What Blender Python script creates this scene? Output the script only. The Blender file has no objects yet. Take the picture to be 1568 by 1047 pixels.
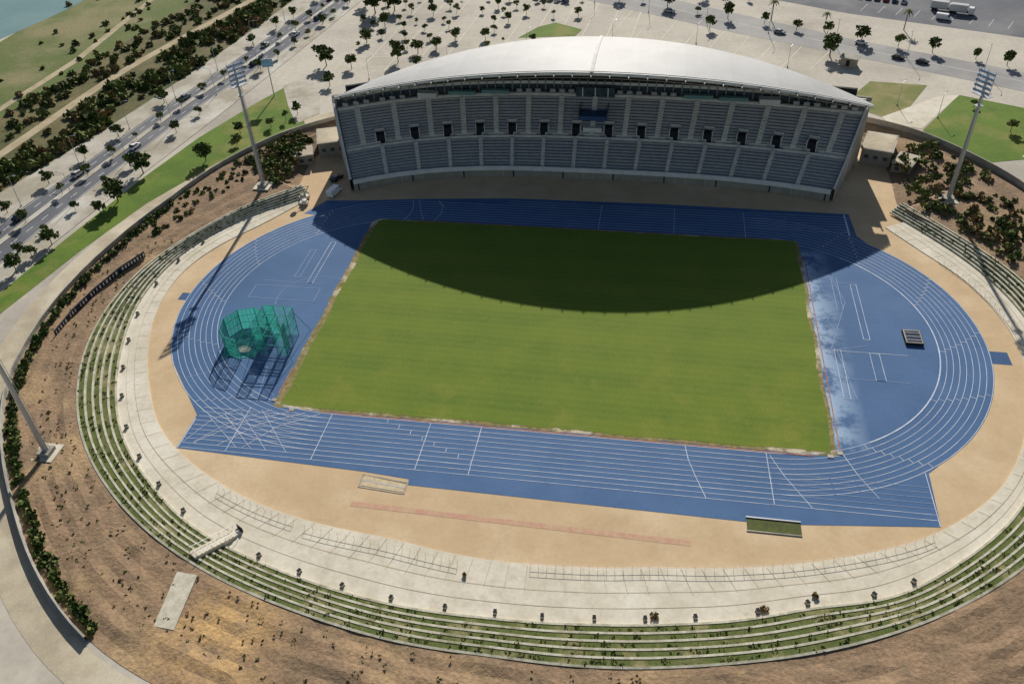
import bpy, math, random
import numpy as np
from mathutils import Vector, Matrix
from mathutils.geometry import tessellate_polygon
rng=np.random.default_rng(7); random.seed(7)
SC=bpy.context.scene
COL=bpy.context.collection
# ------------------------------------------------------------ materials
def lin(c):
    c=c/255.; return c/12.92 if c<=.04045 else ((c+.055)/1.055)**2.4
GAIN=.88
def C(r,g,b,k=1.0): return (min(lin(r)/GAIN*k,.88),min(lin(g)/GAIN*k,.88),min(lin(b)/GAIN*k,.88),1)
def mat(name,c1,c2=None,scale=.3,c3=None,scale3=.05,rough=.9,fine=.12,fscale=3.,bump=0,spec=.2,metal=0,c3lo=.5,c3hi=.65,c12=(.4,.6),extra=None,detail=6):
    m=bpy.data.materials.new(name); m.use_nodes=True; nt=m.node_tree; N=nt.nodes; L=nt.links
    b=N['Principled BSDF']; b.inputs['Roughness'].default_value=rough; b.inputs['Specular IOR Level'].default_value=spec; b.inputs['Metallic'].default_value=metal
    g=N.new('ShaderNodeNewGeometry'); pos=g.outputs['Position']
    def noise(s,d=detail,r=.6):
        n=N.new('ShaderNodeTexNoise'); n.inputs['Scale'].default_value=s; n.inputs['Detail'].default_value=d; n.inputs['Roughness'].default_value=r
        L.new(pos,n.inputs['Vector']); return n.outputs['Fac']
    def mp(v,a,b_,c=0,d=1):
        n=N.new('ShaderNodeMapRange'); L.new(v,n.inputs['Value'])
        for i,x in zip((1,2,3,4),(a,b_,c,d)): n.inputs[i].default_value=x
        return n.outputs[0]
    def mix(f,a,b_,t='MIX'):
        n=N.new('ShaderNodeMix'); n.data_type='RGBA'; n.blend_type=t
        if isinstance(f,float): n.inputs[0].default_value=f
        else: L.new(f,n.inputs[0])
        for s,v in ((n.inputs[6],a),(n.inputs[7],b_)):
            if isinstance(v,tuple): s.default_value=v
            else: L.new(v,s)
        return n.outputs[2]
    col=c1
    if c2: col=mix(mp(noise(scale),c12[0],c12[1]),c1,c2)
    if c3: col=mix(mp(noise(scale3),c3lo,c3hi),col,c3)
    if extra: col=extra(N,L,pos,noise,mp,mix,col)
    if fine:
        f=mp(noise(fscale,4),.3,.7,1-fine,1+fine)
        n=N.new('ShaderNodeVectorMath'); n.operation='SCALE'
        if isinstance(col,tuple): n.inputs[0].default_value=col[:3]
        else: L.new(col,n.inputs[0])
        L.new(f,n.inputs['Scale']); col=n.outputs[0]
    if isinstance(col,tuple): b.inputs['Base Color'].default_value=col
    else: L.new(col,b.inputs['Base Color'])
    if bump:
        n=N.new('ShaderNodeBump'); n.inputs['Distance'].default_value=bump; n.inputs['Strength'].default_value=.8
        L.new(noise(fscale,5),n.inputs['Height']); L.new(n.outputs[0],b.inputs['Normal'])
    return m
def sepxyz(N,L,pos):
    s=N.new('ShaderNodeSeparateXYZ'); L.new(pos,s.inputs[0]); return s.outputs
def mth(N,L,op,a,b=None):
    n=N.new('ShaderNodeMath'); n.operation=op
    for i,v in enumerate((a,b)):
        if v is None: continue
        if isinstance(v,(int,float)): n.inputs[i].default_value=v
        else: L.new(v,n.inputs[i])
    return n.outputs[0]
def grass_extra(N,L,pos,noise,mp,mix,col):
    o=sepxyz(N,L,pos)
    s=mth(N,L,'SINE',mth(N,L,'MULTIPLY',o[1],2*math.pi/9.0))
    col=mix(mp(s,-.4,.4,0,.3),col,C(112,128,44))
    s2=mth(N,L,'SINE',mth(N,L,'MULTIPLY',mth(N,L,'ADD',o[1],mth(N,L,'MULTIPLY',o[0],.02)),2*math.pi/1.9))
    col=mix(mp(s2,-1,1,0,.14),col,C(130,138,60))
    f=mth(N,L,'MULTIPLY',mp(noise(.06,5,.7),.5,.62),mp(o[1],-5,-32,.1,.6))
    return mix(f,col,C(128,132,54))
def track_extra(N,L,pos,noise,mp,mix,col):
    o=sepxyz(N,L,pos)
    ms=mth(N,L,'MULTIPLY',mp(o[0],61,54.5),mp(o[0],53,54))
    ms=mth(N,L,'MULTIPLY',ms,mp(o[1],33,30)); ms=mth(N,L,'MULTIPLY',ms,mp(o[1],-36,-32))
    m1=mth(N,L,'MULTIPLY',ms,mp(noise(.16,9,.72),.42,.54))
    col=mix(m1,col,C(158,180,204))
    m2=mth(N,L,'MULTIPLY',mp(noise(.07,8,.7),.5,.8),.12)
    return mix(m2,col,C(120,144,170))
def bank_extra(N,L,pos,noise,mp,mix,col):
    col=mix(mp(noise(.35,8,.7),.56,.68,0,.5),col,C(106,100,68))
    col=mix(mp(noise(.8,8,.8),.56,.7,0,.55),col,C(96,80,62))
    n=N.new('ShaderNodeVectorMath'); n.operation='DISTANCE'; L.new(pos,n.inputs[0]); n.inputs[1].default_value=(-42,-88,2.6)
    f=mth(N,L,'MULTIPLY',mp(n.outputs['Value'],13,3),mp(noise(.25,6,.7),.38,.58,0,.85))
    return mix(f,col,C(196,160,108))
def conc_extra(N,L,pos,noise,mp,mix,col):
    col=mix(mp(noise(.11,8,.75),.52,.66,0,.4),col,C(176,166,146))
    return mix(mp(noise(.5,8,.75),.58,.7,0,.3),col,C(160,150,130))
def tan_extra(N,L,pos,noise,mp,mix,col):
    return mix(mp(noise(.09,9,.75),.53,.68,0,.5),col,C(182,158,126))
M={}
M['grass']=mat('infield_turf',C(92,114,40),C(102,120,42),.08,C(118,126,50),.5,fine=.12,fscale=2.5,c3lo=.58,c3hi=.8,extra=grass_extra)
M['worn']=mat('worn_turf_edge',C(150,132,92),C(112,108,64),.7,C(196,184,160),.12,fine=.2,c3lo=.52,c3hi=.6)
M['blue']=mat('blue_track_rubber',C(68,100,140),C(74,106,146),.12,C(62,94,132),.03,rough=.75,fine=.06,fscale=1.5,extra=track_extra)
M['blue2']=mat('blue_rubber_dark',C(62,88,124),C(68,96,132),.5,fine=.06)
M['tan']=mat('sandy_apron',C(202,176,140),C(194,168,132),.15,C(210,186,152),.05,fine=.06,fscale=1.2,extra=tan_extra)
M['tandark']=mat('beige_pavement',C(190,178,154),C(172,160,138),.2,C(205,195,172),.06,fine=.1)
M['conc']=mat('pale_concrete',C(214,206,188),C(202,194,174),.25,C(222,215,199),.07,fine=.07,fscale=1.5,extra=conc_extra)
M['conc2']=mat('grey_concrete',C(170,165,152),C(150,146,136),.3,C(190,184,170),.1,fine=.1)
M['terr']=mat('terrace_concrete',C(200,196,178),C(172,168,148),.6,C(128,126,96),.25,fine=.15,c3lo=.56,c3hi=.7)
M['tgrass']=mat('terrace_turf',C(82,94,46),C(98,104,60),.5,C(146,138,100),.18,fine=.25,c3lo=.52,c3hi=.68,bump=.1)
M['bank']=mat('dry_bank_soil',C(148,123,98),C(130,110,88),.25,C(168,142,108),.06,fine=.25,fscale=1.6,bump=.25,extra=bank_extra)
M['ground']=mat('plaza_pavement',C(184,177,163),C(194,187,172),.05,C(164,158,145),.02,fine=.08,fscale=.7)
M['lawn']=mat('lawn',C(84,110,38),C(98,122,44),.1,C(124,126,64),.08,fine=.2,fscale=2)
M['drylawn']=mat('dry_lawn',C(136,128,84),C(112,118,62),.1,C(152,138,98),.07,fine=.15,fscale=2)
M['asph']=mat('asphalt',C(108,110,115),C(98,100,106),.1,C(124,124,125),.03,fine=.06)
M['asph2']=mat('sun_sheen_asphalt',C(156,155,152),C(166,164,160),.1,C(142,140,138),.03,fine=.06)  # paler grey: sun gloss on the street is put into the base colour
M['gravel']=mat('gravel_verge',C(186,180,166),C(162,154,136),.15,C(200,196,186),.05,fine=.12)
M['scrubsoil']=mat('scrub_soil',C(90,90,56),C(116,106,74),.08,C(76,82,48),.03,fine=.25,fscale=1.)
M['field']=mat('river_meadow',C(92,106,56),C(104,112,64),.05,C(134,128,92),.02,fine=.2,fscale=1.,c3lo=.52,c3hi=.64)
M['dirt']=mat('dirt_track',C(182,168,140),C(164,150,120),.2,fine=.1)
M['water']=mat('river_water',C(108,140,136),C(120,148,142),.05,rough=.15,fine=0,spec=.5)
M['line']=mat('white_line_paint',C(208,214,224),C(180,192,212),.3,fine=.1,fscale=1)
M['line2']=mat('faded_line_paint',C(150,168,196),fine=.1,fscale=1)
M['road_line']=mat('road_paint',C(220,220,215),fine=.1)
M['red']=mat('red_kerb',C(160,100,80),C(176,130,104),.6,fine=.2)
M['redf']=mat('faded_red_runway',C(192,148,128),C(196,166,134),.8,fine=.1)
M['sand']=mat('pit_sand',C(206,190,156),C(190,172,140),1.,fine=.1)
M['pitgreen']=mat('pit_green_cover',C(92,98,56),C(80,86,52),.8,fine=.15)
M['seat']=mat('grey_seat',C(176,174,172),C(164,162,162),.8,fine=.1,fscale=6)
M['tread']=mat('seat_tread',C(128,126,124),C(116,114,114),.8,fine=.1)
M['aisle']=mat('aisle_concrete',C(222,216,204),C(208,202,190),.6,fine=.08)
M['white']=mat('white_paint',C(228,226,220),C(216,214,208),.4,fine=.05)
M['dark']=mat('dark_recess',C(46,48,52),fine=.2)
M['glass']=mat('dark_glazing',C(60,72,82),C(76,90,100),.5,rough=.25,spec=.5,fine=0)
M['wall']=mat('stand_wall',C(160,153,140),C(148,142,130),.4,fine=.1)
def roof_extra(N,L,pos,noise,mp,mix,col):
    o=sepxyz(N,L,pos)
    f=mth(N,L,'FRACT',mth(N,L,'MULTIPLY',o[0],1/2.4))
    col=mix(mp(f,0.0,.06,.25,0),col,C(140,142,144))
    col=mix(mp(noise(.12,8,.75),.5,.66,0,.25),col,C(150,149,146))
    f=mth(N,L,'FRACT',mth(N,L,'MULTIPLY',o[0],1/12.))
    return mix(mp(f,0.0,.5,.12,0),col,C(140,140,138))
M['roof']=mat('roof_sheeting',C(176,176,175),C(184,184,183),.08,C(166,166,165),.04,rough=.6,fine=.04,extra=roof_extra)
M['steel']=mat('galvanised_steel',C(170,172,174),fine=.05,rough=.45,metal=.4)
M['lamp']=mat('lamp_housing',C(160,180,200),C(130,150,175),2.,fine=.1,rough=.3)
M['frame']=mat('cage_frame_green',C(70,160,145),fine=.05)
M['leaf']=mat('leaf_dark',C(66,84,40),C(86,100,50),.9,C(50,66,32),.35,fine=.35,fscale=4)
M['leaf2']=mat('leaf_light',C(98,110,58),C(118,124,72),.8,C(80,92,48),.3,fine=.35,fscale=4)
M['leafd']=mat('leaf_dry',C(128,110,76),C(106,98,62),.8,C(146,120,84),.3,fine=.3,fscale=4)
M['bark']=mat('bark',C(96,80,62),C(80,66,50),2.,fine=.2)
M['tyre']=mat('tyre_rubber',C(30,30,30),fine=0)
M['sign']=mat('banner_navy',C(44,46,56),C(58,58,68),1.,fine=.1)
M['court']=mat('faded_pad',C(204,198,180),C(184,178,158),.8,fine=.1)
M['bill']=mat('billboard_blue',C(110,160,205),C(150,190,220),.8,fine=.05)
paints=[mat('car_paint_%d'%i,C(*c),fine=0,rough=.3,spec=.5) for i,c in enumerate([(225,225,225),(40,42,46),(120,124,130),(150,40,36),(50,70,110),(190,190,188)])]
def netmat(name,lo,hi):
    m=bpy.data.materials.new(name); m.use_nodes=True; nt=m.node_tree; N=nt.nodes; L=nt.links
    b=N['Principled BSDF']; b.inputs['Base Color'].default_value=C(52,160,145); b.inputs['Roughness'].default_value=.8
    tl=N.new('ShaderNodeBsdfTranslucent'); tl.inputs[0].default_value=C(58,165,150); ms=N.new('ShaderNodeMixShader'); ms.inputs[0].default_value=.45
    L.new(b.outputs[0],ms.inputs[1]); L.new(tl.outputs[0],ms.inputs[2])
    t=N.new('ShaderNodeBsdfTransparent'); mx=N.new('ShaderNodeMixShader'); n=N.new('ShaderNodeTexNoise'); n.inputs['Scale'].default_value=.9
    g=N.new('ShaderNodeNewGeometry'); L.new(g.outputs['Position'],n.inputs['Vector'])
    r=N.new('ShaderNodeMapRange'); r.inputs[1].default_value=.35; r.inputs[2].default_value=.65; r.inputs[3].default_value=lo; r.inputs[4].default_value=hi
    L.new(n.outputs['Fac'],r.inputs[0]); L.new(r.outputs[0],mx.inputs[0]); L.new(t.outputs[0],mx.inputs[1]); L.new(ms.outputs[0],mx.inputs[2]); L.new(mx.outputs[0],N['Material Output'].inputs[0])
    return m
M['net']=netmat('green_netting',.12,.45); M['net2']=netmat('gathered_netting',.6,.95)
# ------------------------------------------------------------ mesh helpers
class MB:
    def __init__(s): s.v=[];s.f=[];s.m=[];s.mats=[]
    def mi(s,m):
        if m not in s.mats: s.mats.append(m)
        return s.mats.index(m)
    def face(s,pts,m):
        k=len(s.v); s.v+= [tuple(p) for p in pts]; s.f.append(tuple(range(k,k+len(pts)))); s.m.append(s.mi(m))
    def box(s,c,d,m,rot=0.):
        x,y,z=d[0]/2,d[1]/2,d[2]/2; k=len(s.v); ca,sa=math.cos(rot),math.sin(rot)
        for i in range(8):
            a=(x if i&1 else -x); b=(y if i&2 else -y); e=(z if i&4 else -z)
            s.v.append((c[0]+a*ca-b*sa,c[1]+a*sa+b*ca,c[2]+e))
        for q in ((0,2,3,1),(4,5,7,6),(0,1,5,4),(2,6,7,3),(0,4,6,2),(1,3,7,5)):
            s.f.append(tuple(k+i for i in q)); s.m.append(s.mi(m))
    def beam(s,a,b,w,m,w2=None,n=6):
        a=Vector(a);b=Vector(b);w2=w if w2 is None else w2; d=(b-a).normalized()
        u=d.orthogonal().normalized(); v=d.cross(u); k=len(s.v)
        for p,r in ((a,w),(b,w2)):
            for i in range(n):
                t=2*math.pi*i/n; s.v.append(tuple(p+u*(r*math.cos(t))+v*(r*math.sin(t))))
        for i in range(n):
            j=(i+1)%n; s.f.append((k+i,k+j,k+n+j,k+n+i)); s.m.append(s.mi(m))
        s.f.append(tuple(k+n+i for i in range(n))); s.m.append(s.mi(m))
        s.f.append(tuple(k+n-1-i for i in range(n))); s.m.append(s.mi(m))
    def grid(s,P,m,mfun=None):
        a,b=P.shape[:2]; k=len(s.v); s.v+= [tuple(q) for q in P.reshape(-1,3)]
        for i in range(a-1):
            for j in range(b-1):
                s.f.append((k+i*b+j,k+(i+1)*b+j,k+(i+1)*b+j+1,k+i*b+j+1)); s.m.append(s.mi(mfun(i,j) if mfun else m))
    def line(s,pts,w,z,m):
        P=np.array(pts,float); n=len(P)
        T=np.gradient(P,axis=0) if n>2 else np.array([P[1]-P[0]]*2)
        T/=np.linalg.norm(T,axis=1)[:,None]; Nn=np.stack([-T[:,1],T[:,0]],1)*w/2
        k=len(s.v)
        for p,q in zip(P+Nn,P-Nn): s.v+= [(p[0],p[1],z),(q[0],q[1],z)]
        for i in range(n-1):
            s.f.append((k+2*i,k+2*i+1,k+2*i+3,k+2*i+2)); s.m.append(s.mi(m))
    def obj(s,name,smooth=False,loc=None):
        me=bpy.data.meshes.new(name); me.from_pydata(s.v,[],s.f)
        for m in s.mats: me.materials.append(M[m] if isinstance(m,str) else m)
        me.polygons.foreach_set('material_index',s.m)
        if smooth: me.polygons.foreach_set('use_smooth',[True]*len(s.f))
        me.update(); o=bpy.data.objects.new(name,me); COL.objects.link(o)
        if loc is not None: o.location=loc
        return o
def fixn(o):
    import bmesh
    bm=bmesh.new(); bm.from_mesh(o.data); bmesh.ops.recalc_face_normals(bm,faces=bm.faces); bm.to_mesh(o.data); bm.free()
def polyflat(name,pts,z,m,thick=0):
    b=MB(); P=[(x,y,z) for x,y in pts]; tr=tessellate_polygon([[Vector(p) for p in P]])
    k=len(b.v); b.v+=P; mi=b.mi(m)
    for t in tr:
        a,c,d=[Vector(P[i]) for i in t]
        if (c-a).cross(d-a).z<0: t=(t[0],t[2],t[1])
        b.f.append(tuple(t)); b.m.append(mi)
    if thick:
        n=len(P); b.v+= [(x,y,z-thick) for x,y,_ in P]
        for i in range(n):
            j=(i+1)%n; b.f.append((i,j,n+j,n+i)); b.m.append(mi)
    return b.obj(name)
def resamp(pl,ys):
    P=np.array(pl,float); x=P[:,0]; y=P[:,1]
    out=np.interp(ys,y,x)
    s0=(x[1]-x[0])/(y[1]-y[0]); s1=(x[-1]-x[-2])/(y[-1]-y[-2])
    out=np.where(ys<y[0],x[0]+s0*(ys-y[0]),out); out=np.where(ys>y[-1],x[-1]+s1*.9*(ys-y[-1]),out)
    k=np.ones(7)/7; o2=np.convolve(np.pad(out,3,'edge'),k,'valid'); o2[:3]=out[:3]; o2[-3:]=out[-3:]
    return o2
YS=np.arange(-140,520,6.)
def strip(name,a,b,z,m,thick=0):
    B=MB(); P=np.zeros((len(YS),2,3)); P[:,0,0]=a;P[:,1,0]=b;P[:,0,1]=P[:,1,1]=YS;P[:,:,2]=z
    B.grid(P[:, ::-1],m)
    if thick:
        for e in (0,1):
            Q=P[:,[e,e]].copy(); Q[:,1,2]-=thick; B.grid(Q,m)
    return B.obj(name)
# ------------------------------------------------------------ ring curves
def curve(pts,mirror=None,sm=3.):
    P=np.array(pts,float)
    if mirror is not None:
        Q=np.array(mirror,float)*[-1,1]; P=np.vstack([P,Q])
    th=np.degrees(np.arctan2(P[:,1],P[:,0]))%360; r=np.hypot(P[:,0],P[:,1]); o=np.argsort(th); th=th[o]; r=r[o]
    g=np.arange(0,360,1.); R=np.interp(g,np.r_[th[-1]-360,th,th[0]+360],np.r_[r[-1],r,r[0]])
    k=np.exp(-.5*(np.arange(-9,10)/sm)**2); k/=k.sum(); R=np.convolve(np.r_[R[-9:],R,R[:9]],k,'valid')
    return lambda t: np.interp(np.asarray(t)%360,np.r_[g,360],np.r_[R,R[0]])
A_L=[(-77,41),(-83,30),(-91,19),(-95,6),(-93,-10),(-88,-23),(-81,-35),(-74,-45),(-57,-56),(-44,-61),(-34,-63),(-22,-64),(-10,-66)]
A_R=[(6,-66),(22,-64),(38,-62),(53,-58),(64,-54),(74,-47),(82,-39),(87,-30),(95,0),(93,14),(89,25),(82.5,34),(76,44.5)]
rA=curve(A_L+A_R)
B_L=[(-76,44),(-86,36),(-94,26),(-99,11),(-99,-6),(-95,-20),(-89,-34),(-80,-48),(-69,-58),(-58,-66),(-42,-72),(-30,-75),(-16,-77),(-3,-77)]
B_R=[(13,-76),(27,-74),(37,-72),(47,-68),(77,53),(85,42),(92,31),(97.5,17),(99,8)]
rB=curve(B_L+B_R,[p for p in B_L if -100<p[0]<-57 and p[1]<0])
C_L=[(-78,47),(-88,38),(-97,22),(-103,5),(-103,-14),(-99,-29),(-93,-41),(-85,-52),(-74,-62),(-62,-70),(-49,-76),(-36,-80),(-27,-82),(-14,-84),(-1,-84)]
C_R=[(13,-84),(27,-82),(77,58),(89,42),(101,21)]
rC0=curve(C_L+C_R,[p for p in C_L if p[0]<-30 and p[1]<0])
def pc(t,r): return (r*math.cos(math.radians(t)),r*math.sin(math.radians(t)))
C2=C_L[1:]+[(13,-84),(27,-82),(89,42),(101,21)]+[pc(t,r) for t,r in ((150,92),(146,97),(141,106),(135,112),(120,114),(90,112),(60,114),(47,118),(41,108),(36,99),(33,95))]
rC=curve(C2,[p for p in C_L if p[0]<-30 and p[1]<0],2.)
D_L=[(-82,87),(-93,77),(-104,57),(-110,34),(-114,13),(-115,-9),(-112,-29),(-108,-41),(-99,-55),(-87,-69),(-76,-80),(-62,-90),(-53,-94)]
D2=D_L+[(81,98),(91,92),(102,79),(112,62)]+[pc(t,r) for t,r in ((120,119),(90,117),(60,121),(17,122),(0,118),(270,101),(255,103),(285,103))]
rD=curve(D2,[p for p in D_L if p[1]<-20],2.)
def cs(t): a=np.radians(t); return np.cos(a),np.sin(a)
def ring(name,ths,rads,zs,mats,b=None):
    B=b or MB(); c,s=cs(ths); P=np.zeros((len(rads),len(ths),3))
    for i,(r,z) in enumerate(zip(rads,zs)):
        P[i,:,0]=r*c;P[i,:,1]=r*s;P[i,:,2]=z
    B.grid(P,None,lambda i,j: mats[i])
    if b is None: return B.obj(name)
full=np.arange(0,361,2.)
gr=rD(full)
ring('ground',full,[gr,np.maximum(gr+20,150),300+0*gr,800+0*gr,3500+0*gr],[3,3,3,3,3],['ground']*4)
ring('arena_floor',full,[0*gr+.01,60+0*gr,rC(full)+.6],[-.03]*3,['tan','tan'])
nb=10; rr=[];zz=[]; cI=rC(full)
for i in range(nb+1):
    u=i/nb; rr.append(cI*(1-u)+(gr+.3)*u)
topmask=((full>32)&(full<149))
for i in range(nb+1):
    u=i/nb
    z0=np.where(topmask,-.1,2.15); z=z0+(3.05-z0)*(u**.8)
    if 0<i<nb: z=z+.35*np.sin(full*.21+i)*np.sin(full*.05+2*i)*(.6)+rng.normal(0,.07,len(full))
    z[-1]=z[0]; zz.append(z)
ring('grass_embankment',full,rr,zz,['bank']*nb)
th=np.arange(150.5,391,1.)
a=rA(th); b_=rB(th)
ring('concrete_walkway',th,[a,a,a*.5+b_*.5,b_],[-.03,.12,.16,.2],['conc']*3)
J=MB()
for t in np.arange(152,390,2.6):
    ra,rb=float(rA(t)),float(rB(t)); 
    J.line([pc(t,ra+.2),pc(t,(ra+rb)/2)],.07,.185,'tandark'); 
for u in (.45,.72):
    q=a*(1-u)+b_*u; J.line([pc(x,y) for x,y in zip(th,q)],.08,.21,'tandark')
J.obj('walkway_joint')
th=np.arange(148.5,394,1.); b_=rB(th); c_=rC0(th); ns=5
rads=[b_];zs=[.18];ms=[]
for i in range(ns):
    u0=i/ns;u1=(i+1)/ns; r0=b_*(1-u0)+c_*u0; r1=b_*(1-u1)+c_*u1
    z=.2+.4*(i+1)
    rads+=[r0,r0+.38,r0+.39]; zs+=[z,z,z-.08]; ms+=['terr','terr','terr']
    rads+=[r1]; zs+=[z-.06]; ms+=['tgrass']
rads+=[c_+.01,c_+.4]; zs+=[2.35,2.3]; ms+=['terr','terr']
ring('stepped_terrace',th,rads,zs,ms)
# ------------------------------------------------------------ track
def arcpts(cx,r,a0,a1,n=60): return [(cx+r*math.cos(math.radians(a)),r*math.sin(math.radians(a))) for a in np.linspace(a0,a1,n)]
def oval(r): return arcpts(42.2,r,-90,90)+arcpts(-42.2,r,90,270)
SX=42.2; RO=46.4
outer=arcpts(SX,RO,-40,52,40)+[(68.5,40),(68,50.5),(20,51),(-20,50.2),(-44,47.6),(-60,45.2),(-70,44.2),(-74,37)]
outer+=arcpts(-SX,RO,128,212,40)+[(-68.5,-40),(-68.5,-49),(-31,-50.3),(-22.2,-51),(-22,-52.4),(37,-53),(46,-52.5),(69,-50),(69.5,-38)]
polyflat('running_track',outer,0.0,'blue')
polyflat('runway_tab',[(-90.5,-1),(-86,-1),(-86,-3.8),(-90.5,-3.8)],-.012,'blue2')
polyflat('runway_tab',[(86.8,-2),(92,-2),(92,-6),(86.8,-6)],-.012,'blue2')
def jit(P,s,w=0,f=.3): 
    return [(x+rng.normal(0,s)+w*math.sin(y*f+x*.05),y+rng.normal(0,s)+w*math.sin(x*f*.7+1)*math.sin(x*.11)) for x,y in P]
E0=[(xx,-35.9) for xx in np.linspace(-53.8,54.0,90)]+[(54.3,yy) for yy in np.linspace(-34.5,34.5,60)]+[(xx,36.4) for xx in np.linspace(53.5,-52.5,70)]+[(-54.3,yy) for yy in np.linspace(34.5,-34.5,60)]
polyflat('worn_turf_edge',jit(E0,.08,.12),.02,'worn')
G0=[(xx,-35.1) for xx in np.linspace(-52.8,53.3,160)]+[(53.5,yy) for yy in np.linspace(-34.5,35.5,100)]+[(xx,36.1) for xx in np.linspace(53,-52,100)]+[(-52.9,yy) for yy in np.linspace(35,-34.5,100)]
polyflat('infield_grass',jit(G0,.08,.22),.04,'grass')
K=MB(); K.line([(x,-36.25) for x in np.linspace(-44,50,40)],.28,.05,'red'); K.line([(54.9,y) for y in np.linspace(-35.5,30,30)],.2,.05,'red'); K.line([(x,36.5) for x in np.linspace(-44,50,20)],.2,.05,'red'); K.line([(-54.4,y) for y in np.linspace(-32,-24,8)],.25,.05,'red')
K.obj('infield_kerb')
K=MB()
for x,y in ((-54.6,-34),(54.8,-35),(-50,-36.3),(53,-36)): K.box((x,y,.08),(1.0,.8,.1),'conc2')
K.obj('inspection_cover')
T=MB(); w=.10; z=.03
for k in range(9):
    r=36.5+1.22*k; o=oval(r); T.line(o+[o[0]],w if 0<k<8 else .13,z,'line')
for k in range(0,11):
    y=-(36.5+1.22*k)
    if k>8: T.line([(-68,y),(69,y)],w,z,'line')
    else:
        if k>3: T.line([(42.3,y),(68.8,y)],w*.8,z+.005,'line2')
        if k>0: T.line([(-68,y),(-42.3,y)],w,z+.005,'line')
    y=-y
    if k>8: T.line([(-20,y),(68,y)],w,z,'line')
    elif k>3: T.line([(42.3,y),(67.5,y)],w,z+.005,'line')
yb=-48.7
for x in (-58.5,-41.5,-21.5,-11.5): T.line([(x,-36.6),(x-.2,yb)],.13,z+.01,'line')
for x in (5,24,41.6): T.line([(x,36.6),(x,48.8)],.1,z+.01,'line')
T.line([(41.6,-36.6),(42.2,yb)],.14,z+.01,'line')
T.line([(68.9,-38),(68.9,-50)],.14,z+.01,'line'); T.line([(-68.3,-41),(-68.3,-49)],.2,z+.01,'line'); T.line([(66.8,40),(66.8,50)],.4,z+.01,'line')
T.line([(27,-36.6),(27.6,-40),(28.9,-44),(30.6,-48.6)],.13,z+.01,'line')
T.line([(42.2,-37),(44.5,-42),(48.5,-48.6)],.12,z+.01,'line')
T.line([(55,-34.5),(57.2,-40),(60,-45)],.12,z+.01,'line')
for (x0,x1) in ((-44,-56),(-47,-61),(-50,-66),(-54,-66),(-60,-68)): T.line([(x0,-36.8),((x0+x1)/2-1,-41),(x1,-47.5)],.1,z+.015,'line')
for x0 in (-66,-63,-60,-56): T.line([(x0,-37+.3*(x0+56)),(x0+9,-47.5)],.09,z+.017,'line')
T.line([(-46+.9*math.sin(i/3),36.6+i) for i in range(11)],.12,z+.01,'line')
T.line([(-38,36.6),(-37,40),(-37.2,44),(-39,47)],.12,z+.01,'line'); T.line([(-41,37),(-43,42),(-44.5,47)],.12,z+.01,'line')
for i in range(8):
    y=-(37.1+1.22*i); T.line([(-30+2.6*i,y-.5),(-30+2.6*i,y+.5)],.1,z+.012,'line'); T.line([(60+i*1.0,37.1+1.22*i-3),(60+i,38-3+1.22*i)],.1,z+.012,'line')
for aa in (-62,-30,-5,20,48): 
    for k in range(8):
        r0=36.5+1.22*k; a2=aa+k*1.4; c0,s0=math.cos(math.radians(a2)),math.sin(math.radians(a2))
        T.line([(SX+r0*c0,r0*s0),(SX+(r0+1.22)*c0,(r0+1.22)*s0)],.12,z+.014,'line')
        T.line([(-SX-r0*c0,r0*s0),(-SX-(r0+1.22)*c0,(r0+1.22)*s0)],.1,z+.014,'line')
def rect(x0,y0,x1,y1,m='line',w_=.11):
    T.line([(x0,y0),(x1,y0)],w_,z+.01,m);T.line([(x0,y1),(x1,y1)],w_,z+.01,m);T.line([(x0,y0),(x0,y1)],w_,z+.011,m);T.line([(x1,y0),(x1,y1)],w_,z+.011,m)
rect(64,-1,65.3,19);rect(57.5,-20,58.8,-5);rect(64.5,-14,66.4,-5.5);T.line([(57,-5.4),(72,-5.4)],.11,z+.01,'line')
rect(60,9,61.2,21,'line2'); T.line([(56,-8),(62,12),(60,22)],.1,z+.01,'line2'); T.line([(57,-14),(71,-14)],.1,z+.01,'line2')
T.line([(56,19),(66,19.6)],.1,z+.01,'line2'); T.line([(56,6),(60,9)],.1,z+.01,'line2'); T.line([(60,-20),(58,-5),(64.5,-3)],.1,z+.012,'line2')
T.line(arcpts(SX,36.5,-60,55,60),.26,z+.02,'line')
rect(-62,6,-60.7,24);rect(-66,8,-64.6,20,'line2'); T.line([(-73,6),(-58,6)],.1,z+.01,'line2'); rect(-74,-1,-58,4,'line2')
T.line(arcpts(-58,9,60,200,30),.1,z+.01,'line2')
T.line([(-66,-24),(-55,-33)],.09,z+.01,'line2'); T.line([(-66,-24),(-76,-30)],.09,z+.01,'line2'); T.line([(-60,-24),(-58,-35)],.09,z+.01,'line2')
T.obj('track_markings')
polyflat('sand_pit',[(-30.5,-51.2),(-22.4,-52.2),(-22.4,-54.2),(-30.5,-53.6)],.02,'sand')
K=MB(); q=[(-30.8,-51.0),(-22.2,-51.9),(-22.2,-54.5),(-30.8,-53.9),(-30.8,-51.0)]
for i in range(4): K.line([q[i],q[i+1]],.2,.06,'conc2')
K.line([(-30.8,-52.3),(-22.2,-53.2)],.12,.05,'line'); K.obj('sand_pit_kerb')
polyflat('water_jump_pit',[(37.3,-52.2),(46.2,-52.2),(46.2,-55),(37.3,-55)],.03,'pitgreen')
K=MB(); K.box((41.7,-52.0,.1),(9,.25,.16),'steel'); K.box((41.7,-54.9,.06),(9,.2,.12),'conc2'); K.obj('pit_edge_beam')
polyflat('faded_runway',[(-31,-57.3),(-31,-58.4),(28,-59.3),(28,-58.2)],-.01,'redf')
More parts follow.
